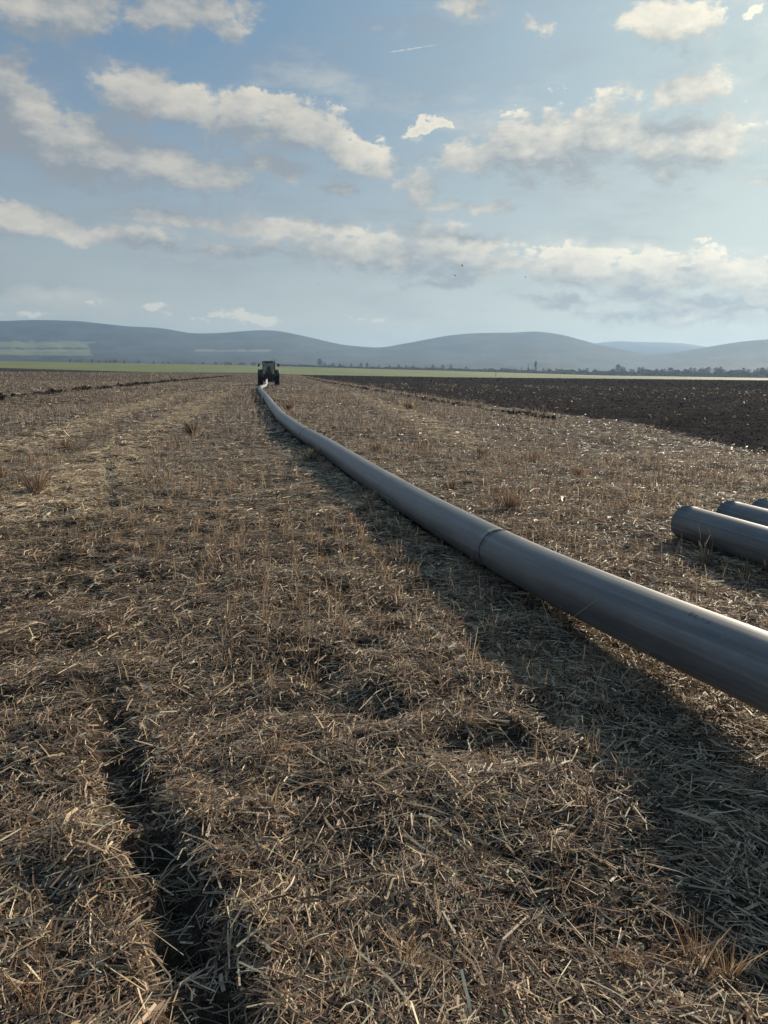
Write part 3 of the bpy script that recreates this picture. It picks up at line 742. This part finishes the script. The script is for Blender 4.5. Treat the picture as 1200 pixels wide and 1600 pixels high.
lie_from((4.40, 8.82), 'farthest loose grey pipe, only its end showing at the right edge')

# unseen block added outside the frame to shade the ground; also props the pipe
M_wood = plain('weathered_timber', (.20, .15, .10), .8, 0, .35, 12)
bm = bmesh.new(); box(bm, (0, 0, .08), (.62, .22, .16), .012)
o = bm_obj('shade_block', bm, M_wood); o.location = (2.12, 2.95, -.005); o.rotation_euler = (0, 0, .15)
tag(o, 'unseen timber block added to shade the ground and prop the near end of the long pipe', 'timber')

# ------------------------------------------------------------------ tractor
M_tg = plain('tractor_green', (.012, .045, .018), .4); M_blk = plain('black_plastic', (.012, .012, .013), .5)
M_tyre = plain('tyre_rubber', (.018, .017, .016), .85); M_rim = plain('rim_yellow', (.30, .24, .04), .5)
M_chrome = plain('bright_steel', (.5, .5, .5), .3, .8); M_red = plain('red_lens', (.25, .02, .015), .3); M_mir = plain('mirror_shell', (.02, .02, .022), .4)
M_glass, nt, b = newmat('cab_glass'); b.inputs['Base Color'].default_value = (.10, .13, .13, 1); b.inputs['Roughness'].default_value = .05; b.inputs['Alpha'].default_value = .35
def wheel(parent, x, y, r, w, rimr):
    bm = bmesh.new()
    lathe(bm, [(-w/2, rimr), (-w/2, r*.80), (-w*.46, r*.93), (-w*.36, r*.97), (w*.36, r*.97), (w*.46, r*.93), (w/2, r*.80), (w/2, rimr)], seg=44, c=(x, y, r))
    for k in range(22):
        for sgn in (-1, 1):
            a = 2*math.pi*(k+.5*(sgn > 0))/22
            M = Matrix.Rotation(a, 4, 'X') @ Matrix.Rotation(sgn*.7, 4, 'Z')
            n0_ = len(bm.verts)
            bmesh.ops.create_cube(bm, size=1, matrix=Matrix.Translation((x, y, r)) @ Matrix.Rotation(a, 4, 'X') @ Matrix.Translation((sgn*w*.24, 0, r*.975)) @ Matrix.Rotation(sgn*.7, 4, 'Z') @ Matrix.Diagonal((w*.52, .05, r*.06, 1)))
    t_ = bm_obj('wheel', bm, M_tyre, parent)
    bm = bmesh.new(); s_ = 1 if x > 0 else -1
    lathe(bm, [(-w*.3, rimr*1.0), (-w*.3, rimr*.95), (-w*.1*s_, rimr*.6), (-w*.1*s_, rimr*.3), (w*.3, rimr*.95), (w*.3, rimr)], seg=32, c=(x, y, r)) if False else lathe(bm, [(-w*.28, rimr*1.01), (-w*.2, rimr*.92), (-w*.2, .1), (w*.2, .1), (w*.2, rimr*.92), (w*.28, rimr*1.01)], seg=32, c=(x, y, r))
    bm_obj('rim', bm, M_rim, t_, False)
    bm = bmesh.new(); cyl(bm, (x-w*.3, y, r), (x+w*.3, y, r), .12, seg=16); bm_obj('hub', bm, M_rim, t_)
tp = gnd(418.3, 603)
tr = empty('tractor', (tp[0], tp[1]+.9, 0), math.atan2(-tp[0], tp[1])*1.0)
tag(tr, 'dark green tractor seen from behind pulling the pipe far off', 'tractor')
RR = .88
for s in (-1, 1):
    wheel(tr, s*.95, .9, RR, .60, .50); wheel(tr, s*.90, 3.35, .66, .40, .36)
bm = bmesh.new(); box(bm, (0, 1.0, .95), (.62, 1.5, .62), .05); box(bm, (0, 2.6, .95), (.5, 2.4, .5), .05); cyl(bm, (-.9, .9, RR), (.9, .9, RR), .14); cyl(bm, (-.8, 3.35, .66), (.8, 3.35, .66), .09)
bm_obj('chassis', bm, M_blk, tr)
bm = bmesh.new(); box(bm, (0, 2.95, 1.42), (.86, 2.1, .75), .10, taper=(.85, .96)); bm_obj('bonnet', bm, M_tg, tr, True)
# cab
cabp = [(-.70, .25), (.70, .25), (.70, 1.85), (-.70, 1.85)]
cab = None
bm = bmesh.new()
for (x, y) in cabp:
    cyl(bm, (x, y, 1.25), (x*.93, y*.98+.02, 2.62), .045, seg=8)
box(bm, (0, .25, 1.27), (1.5, .07, .10), .01); box(bm, (0, 1.85, 1.27), (1.5, .07, .10), .01)
for x in (-.70, .70): box(bm, (x, 1.05, 1.27), (.07, 1.6, .10), .01)
cab = bm_obj('cab', bm, M_blk, tr)
bm = bmesh.new(); box(bm, (0, 1.05, 2.70), (1.58, 1.85, .20), .07, taper=(.9, .9)); bm_obj('cab_roof', bm, M_tg, cab, True)
bm = bmesh.new(); box(bm, (0, .24, 1.98), (1.26, .012, 1.22)); bm_obj('rear_window', bm, M_glass, cab)
bm = bmesh.new(); box(bm, (0, 1.87, 1.98), (1.26, .012, 1.22)); bm_obj('windscreen', bm, M_glass, cab)
for s in (-1, 1):
    bm = bmesh.new(); box(bm, (s*.70, 1.05, 1.98), (.012, 1.46, 1.22)); bm_obj('side_window', bm, M_glass, cab)
bm = bmesh.new(); box(bm, (0, .75, 1.45), (.52, .5, .14), .04); box(bm, (0, .52, 1.80), (.50, .13, .62), .05); box(bm, (0, .52, 2.18), (.26, .10, .18), .04); bm_obj('driver_seat', bm, M_blk, cab)
bm = bmesh.new(); cyl(bm, (0, 1.55, 1.3), (0, 1.35, 1.75), .03, seg=8); lathe(bm, [(-.015, .17), (-.015, .20), (.015, .20), (.015, .17)], seg=20, c=(0, 1.35, 1.76)); bm_obj('steering_column', bm, M_blk, cab)
bm = bmesh.new(); box(bm, (0, .22, .86), (1.22, .5, .85), .04); box(bm, (0, .12, 1.24), (1.3, .25, .16), .03); bm_obj('rear_housing', bm, M_blk, tr)
for s in (-1, 1):
    # fender: arched plate over the rear wheel
    bm = bmesh.new(); prof = []
    for k in range(11):
        a = R_(10+k*16); prof.append((s*0, .9-math.cos(a)*1.0, RR+math.sin(a)*.98))
    for (x0_, x1_) in ((s*.70, s*1.24),):
        A_ = [bm.verts.new((x0_, p[1], p[2])) for p in prof]; B_ = [bm.verts.new((x1_, p[1], p[2])) for p in prof]
        A2 = [bm.verts.new((x0_, .9+(p[1]-.9)*.96, RR+(p[2]-RR)*.96)) for p in prof]; B2 = [bm.verts.new((x1_, .9+(p[1]-.9)*.96, RR+(p[2]-RR)*.96)) for p in prof]
        for k in range(10):
            bm.faces.new((A_[k], A_[k+1], B_[k+1], B_[k])); bm.faces.new((A2[k], B2[k], B2[k+1], A2[k+1]))
            bm.faces.new((B_[k], B_[k+1], B2[k+1], B2[k])); bm.faces.new((A_[k], A2[k], A2[k+1], A_[k+1]))
        for k in (0, 10): bm.faces.new((A_[k], B_[k], B2[k], A2[k]))
    fo = bm_obj('fender', bm, M_tg, tr, True)
    bm = bmesh.new(); box(bm, (s*1.08, -.08, 1.42), (.22, .05, .12), .01); bm_obj('tail_light', bm, M_red, fo)
    bm = bmesh.new(); cyl(bm, (s*.68, 1.75, 2.5), (s*1.12, 1.72, 2.52), .018, seg=6); cyl(bm, (s*1.12, 1.72, 2.56), (s*1.12, 1.72, 2.3), .018, seg=6); mo = bm_obj('mirror_arm', bm, M_blk, tr)
    bm = bmesh.new(); box(bm, (s*1.14, 1.70, 2.33), (.20, .07, .34), .03); bm_obj('mirror', bm, M_mir, mo)
    bm = bmesh.new(); cyl(bm, (s*.42, -.05, .75), (s*.40, -.75, .52), .045, seg=8); cyl(bm, (s*.42, .0, 1.2), (s*.40, -.55, .62), .03, seg=8); bm_obj('lift_arm', bm, M_blk, tr)
    bm = bmesh.new(); box(bm, (s*.55, .08, 2.62), (.16, .06, .09), .015); bm_obj('work_light', bm, M_chrome, cab)
bm = bmesh.new(); cyl(bm, (.74, 1.9, 1.5), (.74, 1.9, 2.9), .055, seg=12); cyl(bm, (.74, 1.9, 2.9), (.78, 1.8, 3.0), .055, seg=12); bm_obj('exhaust_pipe', bm, M_chrome, tr)
bm = bmesh.new(); box(bm, (0, -.5, .6), (.12, .8, .08), .01); cyl(bm, (0, -.85, .5), (0, -.85, .85), .04, seg=10); bm_obj('drawbar', bm, M_blk, tr)
bm = bmesh.new(); cyl(bm, (.35, .5, 2.8), (.35, .5, 2.92), .06, .05, seg=12); bm_obj('beacon', bm, plain('amber_lens', (.5, .2, .02), .3), cab)

# ------------------------------------------------------------------ trees of the far tree row
M_bark = plain('bark', (.09, .08, .07), .9); M_twig = plain('twigs', (.16, .155, .145), .9, 0, .3, .5)
def tree_proto(kind, seed):
    r = random.Random(seed); nr = np.random.default_rng(seed)
    bm = bmesh.new(); h = 10.; 
    cyl(bm, (0, 0, -1.), (0, 0, h*.45), .28, .18, seg=7)
    cyl(bm, (0, 0, h*.45), (.2, .1, h*.85), .18, .04, seg=6)
    wid = {'bare': 3.4, 'poplar': 1.0, 'bush': 3.4}[kind]
    for k in range(9):
        z = h*r.uniform(.25, .7); a = r.random()*6.28; l = wid*r.uniform(.5, .9); up = {'bare': 1.0, 'poplar': 3., 'bush': .8}[kind]
        cyl(bm, (0, 0, z), (math.cos(a)*l, math.sin(a)*l, z+l*up), .09, .02, seg=5)
    n = 1100
    z = nr.random(n); prof = {'bare': np.sin(np.pi*np.clip(z*.9+.1, 0, 1))**.6, 'poplar': np.sin(np.pi*z**.7)**.5, 'bush': np.sqrt(1-z**2*.9)}[kind]
    a = nr.random(n)*6.28; rad = wid*prof*np.sqrt(nr.random(n))*(1+.35*np.sin(a*3+seed)+.25*np.sin(a*5+z*9+seed))
    lo = {'bare': .28, 'poplar': .08, 'bush': .03}[kind]
    c = np.stack([rad*np.cos(a), rad*np.sin(a), h*(lo+(1.04-lo)*z)], -1)
    keep = vn(c[:, 0]/1.1+seed, c[:, 2]/1.1+c[:, 1]*.7, seed) > -.16; c = c[keep]; n = len(c)
    s = .30*np.exp(nr.normal(0, .4, n)); d1_ = nr.normal(0, 1, (n, 3)); d1_ /= np.linalg.norm(d1_, axis=1)[:, None]; d2_ = np.cross(d1_, nr.normal(0, 1, (n, 3))); d2_ /= np.linalg.norm(d2_, axis=1)[:, None]
    d1_ *= s[:, None]; d2_ *= s[:, None]*.45
    Vt = np.stack([c-d1_, c-d2_, c+d1_, c+d2_], 1).reshape(-1, 3); Ft = np.arange(4*n).reshape(-1, 4)
    return bm, Vt, Ft
protos = {}
def place_tree(kind, v, px, D, hgt, label, group='trees of the far tree row'):
    azv = math.atan((px-600)/1220); x = D*math.sin(azv); y = D*math.cos(azv)
    z = float(height(np.array([x]), np.array([y]))[0])
    key = (kind, v)
    rt = empty('tree' if kind != 'bush' else 'bush', (x, y, z), random.random()*6.28)
    k = hgt/10.; rt.scale = (k*random.uniform(.85, 1.25), k*random.uniform(.85, 1.25), k)
    if key not in protos:
        bm, Vt, Ft = tree_proto(kind, v*7+len(kind))
        t_ = bm_obj('trunk', bm, M_bark, rt); c_ = np_mesh('crown', Vt, Ft, M_twig, rt); protos[key] = (t_, c_)
    else:
        for q in protos[key]:
            c = q.copy(); col.objects.link(c); c.parent = rt
    tag(rt, label, 'tree' if kind != 'bush' else 'bush', group)
pm = 1220/1300.
place_tree('bare', 1, 497, 1500, 15.5, 'single taller tree left of centre standing above the low hedge, right of the tractor')
place_tree('poplar', 1, 833.5, 1700, 25, 'tallest slim poplar rising above the far tree row')
place_tree('poplar', 2, 822, 1730, 18, 'slim poplar just left of the tallest poplar')
place_tree('poplar', 3, 811, 1750, 12, 'short slim poplar at the left of the poplar group')
rr_ = random.Random(3)
for px in (505, 515, 528, 545, 560, 572, 588, 603, 620, 632, 642, 660, 672, 690, 702, 716, 726, 741, 752, 764, 778, 790, 802, 843, 851, 859, 866, 872, 880, 889, 900, 915, 928, 942, 955):
    place_tree(('bare', 'bush', 'bare')[rr_.randrange(3)], rr_.randrange(4), px+rr_.uniform(-3, 3), 1700+rr_.uniform(-60, 140), rr_.uniform(7, 13) if px < 800 else rr_.uniform(8, 15), 'small hazy bare tree in the thin row below the middle hills')
for k in range(44):
    px = 962+k*6+rr_.uniform(-3, 3)
    place_tree(('bare', 'bush', 'bare', 'bare')[rr_.randrange(4)], rr_.randrange(4), px, 1620+rr_.uniform(-80, 200), rr_.uniform(12, 20), 'hazy bare tree in the dense wood below the right hills', 'trees of the dense wood on the right')
for px in (108, 125, 140, 152, 163, 176, 190, 240, 250, 262, 300, 318, 345, 360, 380):
    place_tree('bush', rr_.randrange(4), px+rr_.uniform(-3, 3), 1300, rr_.uniform(3, 6), 'low dark bush in the far hedge left of the tractor', 'bushes of the far left hedge')
# scrub belt below the trees
n = 60000
pxs = rng.uniform(430, 1260, n); Dh = 1580+rng.normal(0, 45, n)
azv = np.arctan((pxs-600)/1220); x = Dh*np.sin(azv); y = Dh*np.cos(azv); z = height(x, y)
hh = np.interp(pxs, [430, 600, 900, 1000, 1260], [3, 4, 6.5, 9.5, 10])*(.7+.8*(vn(pxs/9, pxs*0, 5)+.5))
c = np.stack([x, y, z+hh*rng.random(n)**1.2], -1)
d1_ = rng.normal(0, 1, (n, 3)); d1_ /= np.linalg.norm(d1_, axis=1)[:, None]; d2_ = np.cross(d1_, rng.normal(0, 1, (n, 3))); d2_ /= np.linalg.norm(d2_, axis=1)[:, None]
d1_ *= .9; d2_ *= .6
tag(np_mesh('scrub', np.stack([c-d1_, c-d2_, c+d1_, c+d2_], 1).reshape(-1, 3), np.arange(4*n).reshape(-1, 4), M_twig), 'low scrub belt along the foot of the far tree row', None, None, 'stuff')

# farm buildings far left
M_wall = plain('pale_render', (.55, .53, .48), .8); M_roof = plain('roof_sheet', (.22, .16, .13), .8)
for k, (px, w_, hgt) in enumerate(((118, 7, 3), (172, 12, 3.5), (214, 6, 3), (335, 6, 3), (353, 11, 3.2), (374, 7, 3), (394, 9, 3.5))):
    D = 1380; azv = math.atan((px-600)/1220); x, y = D*math.sin(azv), D*math.cos(azv)
    z = float(height(np.array([x]), np.array([y]))[0])
    r = empty('farm_building', (x, y, z-.5), -azv)
    bm = bmesh.new(); box(bm, (0, 0, hgt/2), (w_, 9, hgt)); bm_obj('wall', bm, M_wall, r)
    bm = bmesh.new(); v = [bm.verts.new(p) for p in ((-w_/2-.4, -5, hgt), (w_/2+.4, -5, hgt), (w_/2+.4, 5, hgt), (-w_/2-.4, 5, hgt), (-w_/2-.4, 0, hgt+2.4), (w_/2+.4, 0, hgt+2.4))]
    for f in ((0, 1, 5, 4), (2, 3, 4, 5), (0, 4, 3), (1, 2, 5), (3, 2, 1, 0)): bm.faces.new([v[q] for q in f])
    bm_obj('roof', bm, M_roof, r)
    tag(r, 'tiny pale farm building on the plain below the left hill', 'building', 'farm buildings far left')

# post in the green field
g0 = gnd(772, 592); bm = bmesh.new(); D = 400.; azv = math.atan((772-600)/1220)
cyl(bm, (0, 0, -.3), (0, 0, 3.1), .13, .10, seg=10); cyl(bm, (0, 0, 3.1), (0, 0, 3.2), .14, .12, seg=10)
o = bm_obj('marker_post', bm, M_wood); o.location = (D*math.sin(azv), D*math.cos(azv), float(height(np.array([D*math.sin(azv)]), np.array([D*math.cos(azv)]))[0]))
tag(o, 'thin lone post at the near edge of the green field', 'post')

# birds
M_bird = plain('dark_feathers', (.02, .02, .02), .8)
def bird(px, py, D, span, bank, head, label):
    r = ray(px, py); r = r/np.hypot(r[0], r[1]); p = np.array([0, 0, H])+r*D
    bm = bmesh.new()
    s = span/2
    prof = [(-.32, .01), (-.22, .035), (-.05, .07), (.12, .06), (.22, .035), (.30, .03), (.36, .005)]
    rings = []
    for (t_, r0) in prof:
        rings.append([bm.verts.new((r0*math.cos(a)*span, t_*span*.8, r0*math.sin(a)*span)) for a in [k*math.pi/4 for k in range(8)]])
    for A_, B_ in zip(rings, rings[1:]):
        for k in range(8): bm.faces.new((A_[k], A_[(k+1) % 8], B_[(k+1) % 8], B_[k]))
    bm.faces.new(rings[0]); bm.faces.new(rings[-1])
    for sg in (-1, 1):
        ch = [(0, .14, -.10, 0), (.22, .17, -.10, .13), (.36, .10, -.08, .12), (.5, -.04, -.10, .03)]
        up = [[bm.verts.new((sg*c[0]*span, q*span, c[3]*span+dz)) for q in (c[1], c[2]) for dz in (.004*span, -.004*span)] for c in ch]
        for A_, B_ in zip(up, up[1:]):
            bm.faces.new((A_[0], A_[2], B_[2], B_[0])); bm.faces.new((A_[1], B_[1], B_[3], A_[3])); bm.faces.new((A_[0], B_[0], B_[1], A_[1])); bm.faces.new((A_[2], A_[3], B_[3], B_[2]))
        bm.faces.new((up[-1][0], up[-1][1], up[-1][3], up[-1][2]))
    v = [bm.verts.new(q) for q in ((-.03*span, -.22*span, .004), (.03*span, -.22*span, .004), (.07*span, -.40*span, 0), (-.07*span, -.40*span, 0))]; bm.faces.new(v)
    o = bm_obj('bird', bm, M_bird); o.location = p; o.rotation_euler = (0, bank, head)
    tag(o, label, 'bird', 'birds flying over the plain')
bird(722, 415, 90, .40, .5, 1.2, 'upper of the two close birds below the long cloud band')
bird(711, 431, 85, .44, -.6, 2.2, 'lower bird of the close pair over the right centre hills')
bird(821, 433, 110, .36, .4, .7, 'lone small bird right of the close pair')
bird(497, 444, 120, .34, -.3, 1.6, 'lone small bird left of centre above the tractor')

# contrail high above
M_ct, nt, b = newmat('contrail'); b.inputs['Base Color'].default_value = (.9, .9, .9, 1); b.inputs['Roughness'].default_value = 1
n_ = noise(nt, objco(nt), .01, 3); nt.links.new(maprange(nt, n_, .3, .7, .10, .45), b.inputs['Alpha'])
def far(px, py, D): r = ray(px, py); return np.array([0, 0, H])+r/np.hypot(r[0], r[1])*D
a = far(609, 81.5, 15000); b_ = far(684, 70, 17500)
path = a+(b_-a)*np.linspace(0, 1, 30)[:, None]+np.stack([0*np.arange(30.), 0*np.arange(30.), 12*vn(np.arange(30.)/5, np.zeros(30), 4)], -1)
o = tube('contrail', path, np.interp(np.linspace(0, 1, 30), [0, .1, .5, 1], [4, 15, 15, 5]), M_ct, None, 10)
tag(o, 'short white contrail high in the blue part of the sky', 'contrail')

# ------------------------------------------------------------------ haze
bm = bmesh.new(); S_ = 13500
ztop = 380
box(bm, (0, 0, (ztop-2)/2), (2*S_, 2*S_, ztop+2))
M_hz = bpy.data.materials.new('haze'); M_hz.use_nodes = True; nt = M_hz.node_tree; nt.nodes.clear()
pv = mk(nt, 'ShaderNodeVolumePrincipled'); pv.inputs['Color'].default_value = (.46, .69, .97, 1); pv.inputs['Density'].default_value = 1.05e-4; pv.inputs['Anisotropy'].default_value = .3
mo_ = mk(nt, 'ShaderNodeOutputMaterial'); nt.links.new(pv.outputs[0], mo_.inputs['Volume'])
hz = bm_obj('haze', bm, M_hz); tag(hz, kind='stuff')
